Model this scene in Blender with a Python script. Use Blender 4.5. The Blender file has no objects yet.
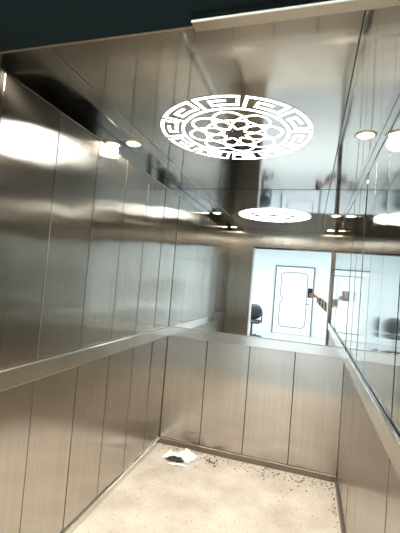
import bpy, bmesh, math, random
from mathutils import Vector, Matrix
random.seed(7)
S=bpy.context.scene
S.view_settings.view_transform='Standard'
COL=bpy.context.collection
XL,XR,YB,YF,HC=-1.19,.302,3.08,.75,2.295
CX=(XL+XR)/2
RZ=1.04   # handrail top
CORY=-5.9; CORH=2.9; CXL=-3.2; CXR=2.6; LY=.5

# ---------------- materials
def newmat(n):
    m=bpy.data.materials.new(n); m.use_nodes=True
    nt=m.node_tree; b=nt.nodes['Principled BSDF']; return m,nt,b
def plain(n,c,rough=.5,metal=0,em=None,es=0):
    m,nt,b=newmat(n)
    b.inputs['Base Color'].default_value=(*c,1); b.inputs['Roughness'].default_value=rough; b.inputs['Metallic'].default_value=metal
    if em: b.inputs['Emission Color'].default_value=(*em,1); b.inputs['Emission Strength'].default_value=es
    nz=nt.nodes.new('ShaderNodeTexNoise'); nz.inputs['Scale'].default_value=14
    tc=nt.nodes.new('ShaderNodeTexCoord'); nt.links.new(tc.outputs['Object'],nz.inputs['Vector'])
    mr=nt.nodes.new('ShaderNodeMapRange'); mr.inputs[3].default_value=max(0,rough-.06); mr.inputs[4].default_value=min(1,rough+.06)
    nt.links.new(nz.outputs['Fac'],mr.inputs[0]); nt.links.new(mr.outputs[0],b.inputs['Roughness'])
    return m
def steel(n,c1,c2,rough,aniso=0.,wave=.0,smudge=.05,tan=(1,1,0),wscale=1.3):
    m,nt,b=newmat(n); N=nt.nodes; L=nt.links
    b.inputs['Metallic'].default_value=1
    tc=N.new('ShaderNodeTexCoord')
    nz=N.new('ShaderNodeTexNoise'); nz.inputs['Scale'].default_value=1.6; nz.inputs['Detail'].default_value=2
    L.new(tc.outputs['Object'],nz.inputs['Vector'])
    cr=N.new('ShaderNodeMix'); cr.data_type='RGBA'
    cr.inputs[6].default_value=(*c1,1); cr.inputs[7].default_value=(*c2,1)
    L.new(nz.outputs['Fac'],cr.inputs[0])
    mp=N.new('ShaderNodeMapping'); mp.inputs['Scale'].default_value=(90,90,1.2); L.new(tc.outputs['Object'],mp.inputs[0])
    gn=N.new('ShaderNodeTexNoise'); gn.inputs['Scale'].default_value=1; gn.inputs['Detail'].default_value=3; L.new(mp.outputs[0],gn.inputs['Vector'])
    gr=N.new('ShaderNodeMapRange'); gr.inputs[3].default_value=.82 if aniso else 1; gr.inputs[4].default_value=1.14 if aniso else 1
    L.new(gn.outputs['Fac'],gr.inputs[0])
    vm=N.new('ShaderNodeVectorMath'); vm.operation='SCALE'; L.new(cr.outputs[2],vm.inputs[0]); L.new(gr.outputs[0],vm.inputs['Scale'])
    L.new(vm.outputs[0],b.inputs['Base Color'])
    mr=N.new('ShaderNodeMapRange'); mr.inputs[1].default_value=.3; mr.inputs[2].default_value=.7
    mr.inputs[3].default_value=max(.0,rough-smudge); mr.inputs[4].default_value=rough+smudge
    n2=N.new('ShaderNodeTexNoise'); n2.inputs['Scale'].default_value=2.5; n2.inputs['Detail'].default_value=2
    L.new(tc.outputs['Object'],n2.inputs['Vector']); L.new(n2.outputs['Fac'],mr.inputs[0]); L.new(mr.outputs[0],b.inputs['Roughness'])
    if aniso:
        b.inputs['Anisotropic'].default_value=aniso
        cx=N.new('ShaderNodeCombineXYZ')
        for i in range(3): cx.inputs[i].default_value=tan[i]
        L.new(cx.outputs[0],b.inputs['Tangent'])
    if wave:
        n3=N.new('ShaderNodeTexNoise'); n3.inputs['Scale'].default_value=wscale; n3.inputs['Detail'].default_value=1
        L.new(tc.outputs['Object'],n3.inputs['Vector'])
        bp=N.new('ShaderNodeBump'); bp.inputs['Strength'].default_value=1; bp.inputs['Distance'].default_value=wave
        L.new(n3.outputs['Fac'],bp.inputs['Height']); L.new(bp.outputs[0],b.inputs['Normal'])
    return m
M_left=steel('brushed_steel_upper',(.56,.52,.46),(.72,.68,.61),.16,.98,.008,.008,wscale=2.1)
M_low=steel('brushed_steel_lower',(.45,.42,.38),(.58,.545,.50),.21,.95,.006,.01,wscale=1.6)
M_right=steel('polished_steel',(.53,.52,.49),(.63,.62,.59),.06,.6,.003,.01)
M_ceil=steel('ceiling_steel',(.40,.405,.395),(.49,.49,.475),.07,0,.004,.02)
M_front=steel('front_steel',(.50,.46,.40),(.6,.56,.49),.25,.9,0,.01)
M_rail=steel('rail_steel',(.62,.61,.58),(.74,.73,.70),.2,0,0)
M_mirror=steel('mirror_glass',(.84,.85,.84),(.88,.89,.88),.0,0,0,.0)
M_dark=plain('dark_gap',(.03,.028,.025),.5)
M_head=plain('header_unlit_dark',(.007,.014,.015),.9,0)  # near-black colour, the soffit's lack of light is put into it
M_head.node_tree.nodes['Principled BSDF'].inputs['Specular IOR Level'].default_value=.1
M_kick=steel('kick_steel',(.2,.18,.15),(.3,.27,.22),.4)
M_glow=plain('lit_acrylic',(.9,.9,.9),.4,0,(1,.99,.97),6)
M_lamp=plain('lamp_glow',(.9,.9,.9),.4,0,(1,.86,.62),30)
M_trim=plain('lamp_trim',(.75,.6,.4),.3,.8)
M_white=plain('corridor_paint',(.68,.74,.755),.6)
M_doorw=plain('door_white',(.76,.78,.79),.35)
M_grey=plain('door_grey_line',(.12,.13,.14),.5)
M_black=plain('black_plastic',(.015,.015,.017),.45)
M_ctile=plain('corridor_floor_tile',(.5,.5,.48),.25)
M_skin=plain('skin',(.42,.25,.17),.5)
M_hair=plain('hair',(.02,.015,.012),.6)
M_trou=plain('trousers_cloth',(.03,.035,.05),.8)
M_vest=plain('vest_cloth',(.03,.028,.03),.85)
M_light=plain('tube_glow',(.9,.9,.9),.4,0,(.9,.97,1),9)
M_paper=plain('paper',(.9,.9,.89),.7)
M_dirt=plain('dirt',(.2,.165,.13),.9)
M_slv,nt,b=newmat('ribbed_cloth')
w=nt.nodes.new('ShaderNodeTexWave'); w.bands_direction='X'; w.inputs['Scale'].default_value=7; w.inputs['Distortion'].default_value=.6
tc=nt.nodes.new('ShaderNodeTexCoord'); nt.links.new(tc.outputs['Object'],w.inputs['Vector'])
r=nt.nodes.new('ShaderNodeValToRGB'); r.color_ramp.elements[0].color=(.02,.012,.01,1); r.color_ramp.elements[1].color=(.42,.33,.27,1)
nt.links.new(w.outputs['Fac'],r.inputs[0]); nt.links.new(r.outputs[0],b.inputs['Base Color']); b.inputs['Roughness'].default_value=.85
M_floor,nt,b=newmat('cabin_floor_dusty')
N=nt.nodes;L=nt.links
tc=N.new('ShaderNodeTexCoord')
n1=N.new('ShaderNodeTexNoise'); n1.inputs['Scale'].default_value=3.5; n1.inputs['Detail'].default_value=8; n1.inputs['Roughness'].default_value=.6
L.new(tc.outputs['Object'],n1.inputs['Vector'])
r=N.new('ShaderNodeValToRGB'); e=r.color_ramp.elements
e[0].position=.3; e[0].color=(.51,.465,.40,1); e[1].position=.65; e[1].color=(.74,.70,.63,1)
L.new(n1.outputs['Fac'],r.inputs[0])
n2=N.new('ShaderNodeTexNoise'); n2.inputs['Scale'].default_value=45; n2.inputs['Detail'].default_value=3
L.new(tc.outputs['Object'],n2.inputs['Vector'])
r2=N.new('ShaderNodeValToRGB'); r2.color_ramp.elements[0].position=.3; r2.color_ramp.elements[0].color=(.5,.45,.4,1); r2.color_ramp.elements[1].position=.43; r2.color_ramp.elements[1].color=(1,1,1,1)
L.new(n2.outputs['Fac'],r2.inputs[0])
mx=N.new('ShaderNodeMix'); mx.data_type='RGBA'; mx.blend_type='MULTIPLY'; mx.inputs[0].default_value=.38
L.new(r.outputs[0],mx.inputs[6]); L.new(r2.outputs[0],mx.inputs[7]); L.new(mx.outputs[2],b.inputs['Base Color']); b.inputs['Roughness'].default_value=.6

# ---------------- mesh helpers
def mk(name,bm,mats,parent=None,smooth=False):
    me=bpy.data.meshes.new(name); bm.normal_update(); bm.to_mesh(me); bm.free()
    for m in (mats if isinstance(mats,list) else [mats]): me.materials.append(m)
    if smooth:
        for p in me.polygons: p.use_smooth=True
    o=bpy.data.objects.new(name,me); COL.objects.link(o)
    if parent: o.parent=parent
    return o
def bx(bm,x0,x1,y0,y1,z0,z1,mi=0,bev=0):
    r=bmesh.ops.create_cube(bm,size=1,matrix=Matrix.Translation(((x0+x1)/2,(y0+y1)/2,(z0+z1)/2))@Matrix.Diagonal((abs(x1-x0),abs(y1-y0),abs(z1-z0),1)))
    fs=set(f for v in r['verts'] for f in v.link_faces)
    for f in fs: f.material_index=mi
    if bev:
        es=list(set(e for v in r['verts'] for e in v.link_edges))
        rr=bmesh.ops.bevel(bm,geom=es,offset=bev,segments=1,affect='EDGES')
        for f in rr['faces']: f.material_index=mi
def box(name,*a,mat=None,parent=None,bev=0):
    bm=bmesh.new(); bx(bm,*a,bev=bev); return mk(name,bm,mat,parent)
def cyl(bm,p,r,h,seg=32,axis='Z',mi=0,r2=None):
    rot={'Z':Matrix(),'X':Matrix.Rotation(math.pi/2,4,'Y'),'Y':Matrix.Rotation(math.pi/2,4,'X')}[axis]
    rr=bmesh.ops.create_cone(bm,cap_ends=True,segments=seg,radius1=r,radius2=r if r2 is None else r2,depth=h,matrix=Matrix.Translation(p)@rot)
    for f in set(f for v in rr['verts'] for f in v.link_faces): f.material_index=mi
def empty(name,loc=(0,0,0)):
    o=bpy.data.objects.new(name,None); COL.objects.link(o); o.location=loc; return o

# ---------------- cabin shell
T=.012
def seams(a,b,n): return [a+(b-a)*i/n for i in range(n+1)]
FZ=HC-.075
def panel_wall(name,side,cuts,matU,matL,thick=.05):
    if side=='L': w=box(name,XL-T-thick,XL-T,YF,YB+T,0,HC,mat=M_dark)
    elif side=='R': w=box(name,XR+T,XR+T+thick,YF,YB+T,0,HC,mat=M_dark)
    else: w=box(name,XL-T,XR+T,YB+T,YB+T+thick,0,HC,mat=M_dark)
    g=.0032
    for tag,z0,z1,m in (('upper',RZ,FZ-.003,matU),('lower',.05,RZ-.085,matL)):
        if m is None: continue
        bm=bmesh.new()
        for a,c in zip(cuts[:-1],cuts[1:]):
            if side=='L': bx(bm,XL-T,XL,a+g,c-g,z0,z1,bev=.0006)
            elif side=='R': bx(bm,XR,XR+T,a+g,c-g,z0,z1,bev=.0006)
            else: bx(bm,a+g,c-g,YB,YB+T,z0,z1,bev=.0006)
        # each folded sheet sits at a very slightly different angle
        rd=random.Random(11 if side=='L' else 5)
        bm.verts.ensure_lookup_table()
        per=len(bm.verts)//(len(cuts)-1)
        for k in range(len(cuts)-1):
            t=rd.uniform(-.0025,.0025); zt=rd.uniform(-.0015,.0015)
            vs=bm.verts[k*per:(k+1)*per]
            cy=sum((v.co.y if side!='B' else v.co.x) for v in vs)/per; cz=(z0+z1)/2
            for v in vs:
                q=(v.co.y if side!='B' else v.co.x)-cy
                dd=q*t*4+(v.co.z-cz)*zt
                if side=='B': v.co.y+=dd
                else: v.co.x+=dd
        mk(tag+'_panels',bm,m,w)
    return w
cutsL=seams(YF,YB,7)
wl=panel_wall('wall_left','L',cutsL,M_left,M_low)
wr=panel_wall('wall_right','R',cutsL,M_right,M_low)
panel_wall('wall_back','B',seams(XL,XR,4),None,M_low)
box('top_frieze',XL-T,XL+.004,YF,YB,FZ,HC-.002,mat=M_ceil,parent=wl,bev=.0015)
box('top_frieze',XR-.004,XR+T,YF,YB,FZ,HC-.002,mat=M_ceil,parent=wr,bev=.0015)
box('wall_mirror',XL+.002,XR-.002,YB-.004,YB+.006,RZ,HC-.002,mat=M_mirror)
P=.022
box('trim_1',XL-T+.013,XL+P,YF,YB-P,RZ-.085,RZ,mat=M_rail,bev=.004)
box('trim_2',XR-P,XR+T-.013,YF,YB-P,RZ-.085,RZ,mat=M_rail,bev=.004)
box('trim_3',XL,XR,YB-P,YB+T-.013,RZ-.085,RZ,mat=M_rail,bev=.004)
box('baseboard_left',XL-T+.013,XL+.014,YF,YB-.014,0.001,.05,mat=M_rail,bev=.003)
box('baseboard_right',XR-.014,XR+T-.013,YF,YB-.014,0.001,.05,mat=M_kick,bev=.003)
box('baseboard_back',XL,XR,YB-.014,YB+T-.013,0.001,.05,mat=M_kick,bev=.003)
box('floor',XL-T,XR+T,LY-.05,YB+T,-.06,0,mat=M_floor)
ce=box('ceiling',XL-T,XR+T,YF,YB+T,HC+.006,HC+.05,mat=M_dark)
bm=bmesh.new()
s1,s2=XL+.20,XR-.20
for a,c in ((XL-T,s1),(s1,s2),(s2,XR+T)): bx(bm,a+.002,c-.002,YF,YB+T-.001,HC,HC+.006,bev=.0015)
mk('ceiling_sheets',bm,M_ceil,ce)
OX0,OX1,OZ=-.84,.27,2.04
bm=bmesh.new()
bx(bm,XL-T,OX0,YF-.04,YF,0,HC); bx(bm,OX1,XR+T,YF-.04,YF,0,HC); bx(bm,OX0,OX1,YF-.012,YF,OZ+.004,HC)
wf=mk('wall_front',bm,M_front)
box('header',OX0,OX1,YF-.25,YF-.013,OZ,HC,mat=M_head,parent=wf)
box('door_track',-.28,OX1,YF-.055,YF-.02,OZ-.022,OZ-.0005,mat=M_front,parent=wf,bev=.003)

# ---------------- fretwork ceiling light
R=.412; OC=Vector((-.446,1.915,0))
root=empty('ceiling_light',(OC.x,OC.y,HC))
bm=bmesh.new()
def ribbon(pts,w,closed=False):
    n=len(pts); Ls=[];Rs=[]
    for i in range(n):
        a=pts[(i-1)%n] if (closed or i>0) else pts[i]; c=pts[(i+1)%n] if (closed or i<n-1) else pts[i]
        d1=(pts[i]-a); d2=(c-pts[i])
        if d1.length<1e-9:d1=d2
        if d2.length<1e-9:d2=d1
        d1=d1.normalized();d2=d2.normalized()
        n1=Vector((-d1.y,d1.x));n2=Vector((-d2.y,d2.x)); m=(n1+n2)
        m=n1 if m.length<1e-6 else m.normalized()
        k=w/2/max(.5,m.dot(n1))
        Ls.append(pts[i]+m*k);Rs.append(pts[i]-m*k)
    z0=-.0011;z1=-.0006
    vs=[[bm.verts.new((q.x,q.y,zz)) for q in (l,r) for zz in (z0,z1)] for l,r in zip(Ls,Rs)]
    for i in range(n if closed else n-1):
        a=vs[i];c=vs[(i+1)%n]
        bm.faces.new((a[0],c[0],c[2],a[2])); bm.faces.new((a[1],a[3],c[3],c[1]))
        bm.faces.new((a[0],a[1],c[1],c[0])); bm.faces.new((a[2],c[2],c[3],a[3]))
    if not closed:
        for a in (vs[0],vs[-1]): bm.faces.new((a[0],a[2],a[3],a[1]))
def pol(t,r): return Vector((math.cos(t)*r*R,math.sin(t)*r*R))
def polpath(pts,w):
    out=[]
    for (t0,r0),(t1,r1) in zip(pts[:-1],pts[1:]):
        k=max(1,int(abs(t1-t0)/.06))
        for i in range(k): out.append(pol(t0+(t1-t0)*i/k,r0+(r1-r0)*i/k))
    out.append(pol(*pts[-1])); ribbon(out,w)
W=.0165
NU=10; U=2*math.pi/NU
for k in range(NU):
    b=k*U
    polpath([(b+.02*U,.70),(b+.02*U,.975),(b+.86*U,.975),(b+.86*U,.79),(b+.28*U,.79),(b+.28*U,.885),(b+.62*U,.885)],W)
    polpath([(b+.02*U,.70),(b+1.02*U,.70)],W)
# interlaced knot: one closed strand weaving round the centre
n=288
ribbon([pol(6*math.pi*i/n, .385+.235*math.cos(8/3*6*math.pi*i/n)) for i in range(n)],W*.85,True)
ribbon([pol(2*math.pi*i/48,.40) for i in range(48)],W*.7,True)
bmesh.ops.recalc_face_normals(bm,faces=bm.faces[:])
mk('lit_fretwork',bm,M_glow,root)
bm=bmesh.new(); cyl(bm,(0,0,-.0003),R*1.02,.0006,96); mk('steel_disc',bm,M_ceil,root)

# ---------------- downlights
def downlight(x,y,e=9):
    r=empty('downlight',(x,y,HC))
    bm=bmesh.new()
    n=40;ro,ri=.054,.040
    for i in range(n):
        a=2*math.pi*i/n;b=2*math.pi*(i+1)/n
        P0=lambda t,rr,z: bm.verts.new((math.cos(t)*rr,math.sin(t)*rr,z))
        prof=[(ro,0),(ro-.002,-.005),(ri+.003,-.006),(ri,-.001)]
        for (r0,z0),(r1,z1) in zip(prof[:-1],prof[1:]):
            bm.faces.new((P0(a,r0,z0),P0(b,r0,z0),P0(b,r1,z1),P0(a,r1,z1)))
    bmesh.ops.remove_doubles(bm,verts=bm.verts[:],dist=1e-5)
    mk('trim_ring',bm,M_trim,r,True)
    bm=bmesh.new(); cyl(bm,(0,0,-.0015),.040,.002,32); mk('lens',bm,M_lamp,r)
    l=bpy.data.lights.new('bulb','SPOT'); l.energy=e*5.5; l.color=(1,.88,.72); l.shadow_soft_size=.04; l.spot_size=2.6; l.spot_blend=.6
    lo=bpy.data.objects.new('bulb',l); COL.objects.link(lo); lo.parent=r; lo.location=(0,0,-.045)
for x in (CX-.67,CX+.67):
    for y in (2.0,.98): downlight(x,y)

# ---------------- corridor / landing behind
box('floor_landing',CXL,CXR,CORY,LY-.05,-.06,0,mat=M_ctile)
box('ceiling_landing',CXL,CXR,CORY,LY,CORH,CORH+.1,mat=M_white)
box('wall_landing',CXL,CXR,CORY-.12,CORY,0,CORH,mat=M_white)
box('wall_landing_left',CXL-.1,CXL,CORY,LY,0,CORH,mat=M_white)
box('wall_landing_right',CXR,CXR+.1,CORY,LY,0,CORH,mat=M_white)
bm=bmesh.new()
bx(bm,CXL,OX0,LY-.001,LY+.15,0,CORH); bx(bm,OX1,CXR,LY-.001,LY+.15,0,CORH); bx(bm,OX0,OX1,LY-.001,LY-.0+.15,2.06,CORH)
mk('wall_shaft',bm,M_white)
for x in (-1.6,.9):
    bm=bmesh.new(); 
    bx(bm,x-.3,x+.3,-3.1,-1.9,CORH-.03,CORH-.002,0,.005); bx(bm,x-.27,x+.27,-3.07,-1.93,CORH-.036,CORH-.029,1)
    mk('panel_light',bm,[M_white,M_light])
    l=bpy.data.lights.new('panel_lamp','AREA'); l.shape='RECTANGLE'; l.size=.54; l.size_y=1.1; l.energy=190; l.color=(.89,.95,1)
    o=bpy.data.objects.new('panel_lamp',l); COL.objects.link(o); o.location=(x,-2.5,CORH-.05)

def fancy_door(name,cx,wd,h):
    y=CORY; r=empty(name,(cx,y,0))
    bm=bmesh.new(); bx(bm,-wd/2,wd/2,.001,.045,.005,h,0,.004); mk('leaf',bm,M_doorw,r)
    bm=bmesh.new()
    bx(bm,-wd/2-.035,-wd/2-.005,.001,.07,0,h+.035,0,.006); bx(bm,wd/2+.005,wd/2+.035,.001,.07,0,h+.035,0,.006); bx(bm,-wd/2-.005,wd/2+.005,.001,.07,h+.005,h+.035,0,.006)
    mk('frame',bm,M_grey,r)
    gb=bmesh.new()
    def line(pts,w,closed=True):
        n=len(pts)
        for i in range(n if closed else n-1):
            a=Vector(pts[i]);c=Vector(pts[(i+1)%n]);d=c-a;L=d.length;ang=math.atan2(d.y,d.x)
            M=Matrix.Translation(((a.x+c.x)/2,.0465,(a.y+c.y)/2))@Matrix.Rotation(-ang,4,'Y')@Matrix.Diagonal((L+w*.8,.008,w,1))
            bmesh.ops.create_cube(gb,size=1,matrix=M)
    q=wd/2-.17; z0,z1=.22,h-.17; c=.09; m=(z0+z1)/2
    line([(-q+c,z0),(q-c,z0),(q,z0+c),(q,z1-c),(q-c,z1),(-q+c,z1),(-q,z1-c),(-q,m+.14),(-q+.10,m),(-q,m-.14),(-q,z0+c)],.024)
    mk('inlay_lines',gb,M_grey,r)
    bm=bmesh.new(); cyl(bm,(wd/2-.1,.07,1.0),.02,.05,16,'Y'); bx(bm,wd/2-.2,wd/2-.09,.085,.1,.985,1.015,0,.005); mk('handle',bm,M_rail,r)
fancy_door('door_1',-.47,1.16,2.14)
fancy_door('door_2',1.45,1.16,2.14)

ch=empty('office_chair',(-1.45,-3.9,0))
bm=bmesh.new()
bx(bm,-.24,.24,-.23,.23,.43,.51,0,.03)
mk('seat',bm,M_black,ch,True)
bm=bmesh.new()
bmesh.ops.create_uvsphere(bm,u_segments=24,v_segments=14,radius=1,matrix=Matrix.Translation((0,-.26,.72))@Matrix.Diagonal((.24,.05,.22,1)))
mk('backrest',bm,M_black,ch,True)
bm=bmesh.new()
cyl(bm,(0,0,.26),.028,.36,16); bx(bm,-.03,.03,-.3,-.1,.40,.43); bx(bm,-.03,.03,-.32,-.29,.4,.7)
for k in range(5):
    a=k*2*math.pi/5
    M=Matrix.Rotation(a,4,'Z')
    bmesh.ops.create_cube(bm,size=1,matrix=M@Matrix.Translation((.14,0,.085))@Matrix.Diagonal((.28,.04,.03,1)))
    bmesh.ops.create_cone(bm,cap_ends=True,segments=16,radius1=.03,radius2=.03,depth=.03,matrix=M@Matrix.Translation((.27,0,.031))@Matrix.Rotation(math.pi/2,4,'X'))
for s in (-1,1):
    bx(bm,s*.26-.02,s*.26+.02,-.14,.14,.66,.69,0,.008); bx(bm,s*.26-.015,s*.26+.015,-.02,.02,.45,.66)
mk('base',bm,M_black,ch)

# ---------------- crumpled paper
pp=empty('crumpled_paper',(-.93,2.89,0))
def crumple(name,cx,cy,sx,sy,h,seed,mat,n=14):
    rd=random.Random(seed); bm=bmesh.new(); g=[]
    for i in range(n+1):
        row=[]
        for j in range(n+1):
            u=i/n-.5;v=j/n-.5
            edge=max(abs(u),abs(v))*2
            z=.004+max(0,(1-edge**2)*h*(.4+.9*rd.random()))+rd.random()*.010
            row.append(bm.verts.new((cx+u*sx*(.8+.3*rd.random())+v*.03,cy+v*sy*(.8+.3*rd.random()),z)))
        g.append(row)
    for i in range(n):
        for j in range(n):
            bm.faces.new((g[i][j],g[i+1][j],g[i+1][j+1],g[i][j+1]))
    return mk(name,bm,mat,pp)
crumple('white_sheet',.05,.005,.15,.12,.07,3,M_paper,6)
crumple('torn_piece',-.07,-.02,.10,.08,.05,5,M_paper,5)
crumple('dark_wrapper',-.01,-.065,.13,.045,.04,8,M_black,6)
crumple('thin_scrap',.03,-.12,.14,.03,.015,9,M_paper,5)
# ---------------- debris
bm=bmesh.new()
def bit(x,y,s):
    if -1.08<x<-.77 and 2.73<y<3.0: return
    M=Matrix.Translation((x,y,s*.45))@Matrix.Rotation(random.random()*6,4,'Z')@Matrix.Rotation(random.random()*.5,4,'X')@Matrix.Diagonal((s*random.uniform(.7,2),s,s*.8,1))
    bmesh.ops.create_icosphere(bm,subdivisions=1,radius=.5,matrix=M)
for i in range(280):
    bit(random.uniform(XL+.05,XR-.03),YB-.02-abs(random.gauss(0,.09))-.01,random.uniform(.003,.011))
for i in range(170):
    bit(random.uniform(XL+.05,XR-.03),random.uniform(1.6,3.0),random.uniform(.002,.006))
for i in range(110):
    bit(XR-.025-abs(random.gauss(0,.02)),random.uniform(1.6,3.0),random.uniform(.003,.010))
for i in range(14): bit(random.gauss(-.68,.05),random.gauss(2.95,.04),random.uniform(.012,.020))
mk('dirt_debris',bm,M_dirt)

# ---------------- photographer
ph=empty('photographer',(0,0,0))
def skin(name,verts,edges,mat,lv=2,root=0):
    me=bpy.data.meshes.new(name); me.from_pydata([v[:3] for v in verts],edges,[])
    me.materials.append(mat)
    o=bpy.data.objects.new(name,me); COL.objects.link(o); o.parent=ph
    m=o.modifiers.new('skin','SKIN')
    for i,v in enumerate(verts):
        me.skin_vertices[0].data[i].radius=(v[3],v[4] if len(v)>4 else v[3])
        me.skin_vertices[0].data[i].use_root=(i==root)
    m.use_smooth_shade=True
    s=o.modifiers.new('sub','SUBSURF'); s.levels=lv; s.render_levels=lv
    return o
bxp,byp=.60,-.36
skin('jacket',[(bxp,byp,1.37,.10,.09),
   (bxp-.15,byp,1.37,.068),(bxp-.21,byp+.15,1.20,.072),(bxp-.25,byp+.21,1.15,.072),(.14,-.065,1.335,.055),
   (bxp+.17,byp,1.37,.065),(bxp+.22,byp,1.10,.055),(bxp+.22,byp+.06,.86,.042)],[(0,1),(1,2),(2,3),(3,4),(0,5),(5,6),(6,7)],M_slv)
skin('vest',[(bxp,byp,.93,.17,.13),(bxp,byp,1.12,.165,.12),(bxp,byp,1.28,.18,.13),(bxp,byp,1.38,.13,.10),(bxp,byp,1.44,.065,.065)],[(0,1),(1,2),(2,3),(3,4)],M_vest)
skin('trousers',[(bxp,byp,.93,.15,.12),(bxp-.09,byp,.84,.10),(bxp-.11,byp+.01,.48,.065),(bxp-.12,byp,.09,.05),(bxp+.09,byp,.84,.10),(bxp+.11,byp+.01,.48,.065),(bxp+.12,byp,.09,.05)],[(0,1),(1,2),(2,3),(0,4),(4,5),(5,6)],M_trou)
skin('hand_at_side',[(bxp+.22,byp+.065,.84,.026),(bxp+.22,byp+.07,.78,.034,.02),(bxp+.22,byp+.085,.74,.028,.016)],[(0,1),(1,2)],M_skin)
for i in range(4):
    yy=byp+.055+i*.018
    skin('side_finger_%d'%(i+1),[(bxp+.22,yy,.75,.0095),(bxp+.218,yy,.70,.009),(bxp+.21,yy,.66+.006*abs(i-1.5),.0078)],[(0,1),(1,2)],M_skin,1)
skin('side_thumb',[(bxp+.215,byp+.10,.80,.012),(bxp+.205,byp+.125,.765,.010),(bxp+.20,byp+.13,.735,.008)],[(0,1),(1,2)],M_skin,1)
for s in (-1,1):
    skin('shoe',[(bxp+s*.12,byp-.05,.045,.042),(bxp+s*.12,byp+.06,.045,.044),(bxp+s*.13,byp+.17,.035,.033)],[(0,1),(1,2)],M_black)
bm=bmesh.new()
bmesh.ops.create_uvsphere(bm,u_segments=32,v_segments=24,radius=1,matrix=Matrix.Translation((bxp,byp+.01,1.585))@Matrix.Diagonal((.075,.092,.112,1)))
for v in bm.verts:
    if v.co.z<1.55: v.co.x=bxp+(v.co.x-bxp)*(.75+.25*max(0,(v.co.z-1.47)/.08))
bmesh.ops.create_cone(bm,cap_ends=True,segments=20,radius1=.055,radius2=.05,depth=.14,matrix=Matrix.Translation((bxp,byp,1.47)))
bmesh.ops.create_cone(bm,cap_ends=True,segments=8,radius1=.016,radius2=.006,depth=.045,matrix=Matrix.Translation((bxp,byp+.106,1.58))@Matrix.Rotation(.25,4,'X'))
for s in (-1,1): bmesh.ops.create_uvsphere(bm,u_segments=10,v_segments=8,radius=1,matrix=Matrix.Translation((bxp+s*.076,byp,1.58))@Matrix.Diagonal((.01,.02,.032,1)))
mk('head',bm,M_skin,ph,True)
bm=bmesh.new()
bmesh.ops.create_uvsphere(bm,u_segments=32,v_segments=24,radius=1,matrix=Matrix.Translation((bxp,byp-.008,1.605))@Matrix.Diagonal((.083,.098,.108,1)))
bmesh.ops.delete(bm,geom=[v for v in bm.verts if (v.co.y>byp+.03 and v.co.z<1.645) or v.co.z<1.55],context='VERTS')
mk('hair',bm,M_hair,ph,True)
bm=bmesh.new()
for s in (-1,1): bmesh.ops.create_uvsphere(bm,u_segments=10,v_segments=8,radius=.011,matrix=Matrix.Translation((bxp+s*.03,byp+.093,1.595)))
bx(bm,bxp-.022,bxp+.022,byp+.083,byp+.093,1.53,1.537)
mk('eyes_and_mouth',bm,M_hair,ph)
skin('palm',[(.155,-.065,1.33,.026,.03),(.13,-.05,1.352,.030,.022),(.105,-.04,1.375,.030,.018),(.09,-.035,1.385,.026,.014)],[(0,1),(1,2),(2,3)],M_skin)
for i,(z,l) in enumerate(((1.352,.050),(1.370,.060),(1.389,.064),(1.407,.056))):
    skin('finger_%d'%(i+1),[(.095,-.035,z,.010),(.072,-.008,z,.0095),(.066-l*.5,-.004,z+.003,.009),(.066-l,-.005,z+.004,.0075)],[(0,1),(1,2),(2,3)],M_skin,1)
skin('thumb',[(.105,-.05,1.365,.013),(.070,-.062,1.395,.011),(.042,-.045,1.415,.009)],[(0,1),(1,2)],M_skin,1)
sp=empty('smartphone',(.018,-.024,1.413))
bm=bmesh.new(); bx(bm,-.037,.037,-.0045,.0045,-.078,.078,0,.003); mk('body',bm,M_black,sp)
bm=bmesh.new(); bx(bm,-.034,.034,-.0052,-.0044,-.074,.074); mk('screen',bm,plain('phone_screen',(.02,.02,.03),.1,0,(.5,.45,.4),.6),sp)
bm=bmesh.new(); cyl(bm,(-.02,.005,.06),.008,.003,16,'Y'); cyl(bm,(-.02,.005,.035),.008,.003,16,'Y'); mk('lenses',bm,M_dark,sp)

W=bpy.data.worlds.new('world'); S.world=W; W.use_nodes=True
W.node_tree.nodes['Background'].inputs[0].default_value=(.5,.55,.6,1); W.node_tree.nodes['Background'].inputs[1].default_value=.2

cam=bpy.data.cameras.new('camera'); co=bpy.data.objects.new('camera',cam); COL.objects.link(co); S.camera=co
roll,pitch,yaw,f=.0823,.0383,.297,361.2
fw=Vector((-math.sin(yaw)*math.cos(pitch),math.cos(yaw)*math.cos(pitch),math.sin(pitch)))
r0=Vector((math.cos(yaw),math.sin(yaw),0)); u0=r0.cross(fw)
r=r0*math.cos(roll)+u0*math.sin(roll); u=-r0*math.sin(roll)+u0*math.cos(roll)
M=Matrix((r,u,-fw)).transposed().to_4x4(); M.translation=Vector((0,0,1.473)); co.matrix_world=M
cam.sensor_fit='VERTICAL'; cam.sensor_height=36; cam.lens=f/533*36; cam.clip_start=.01
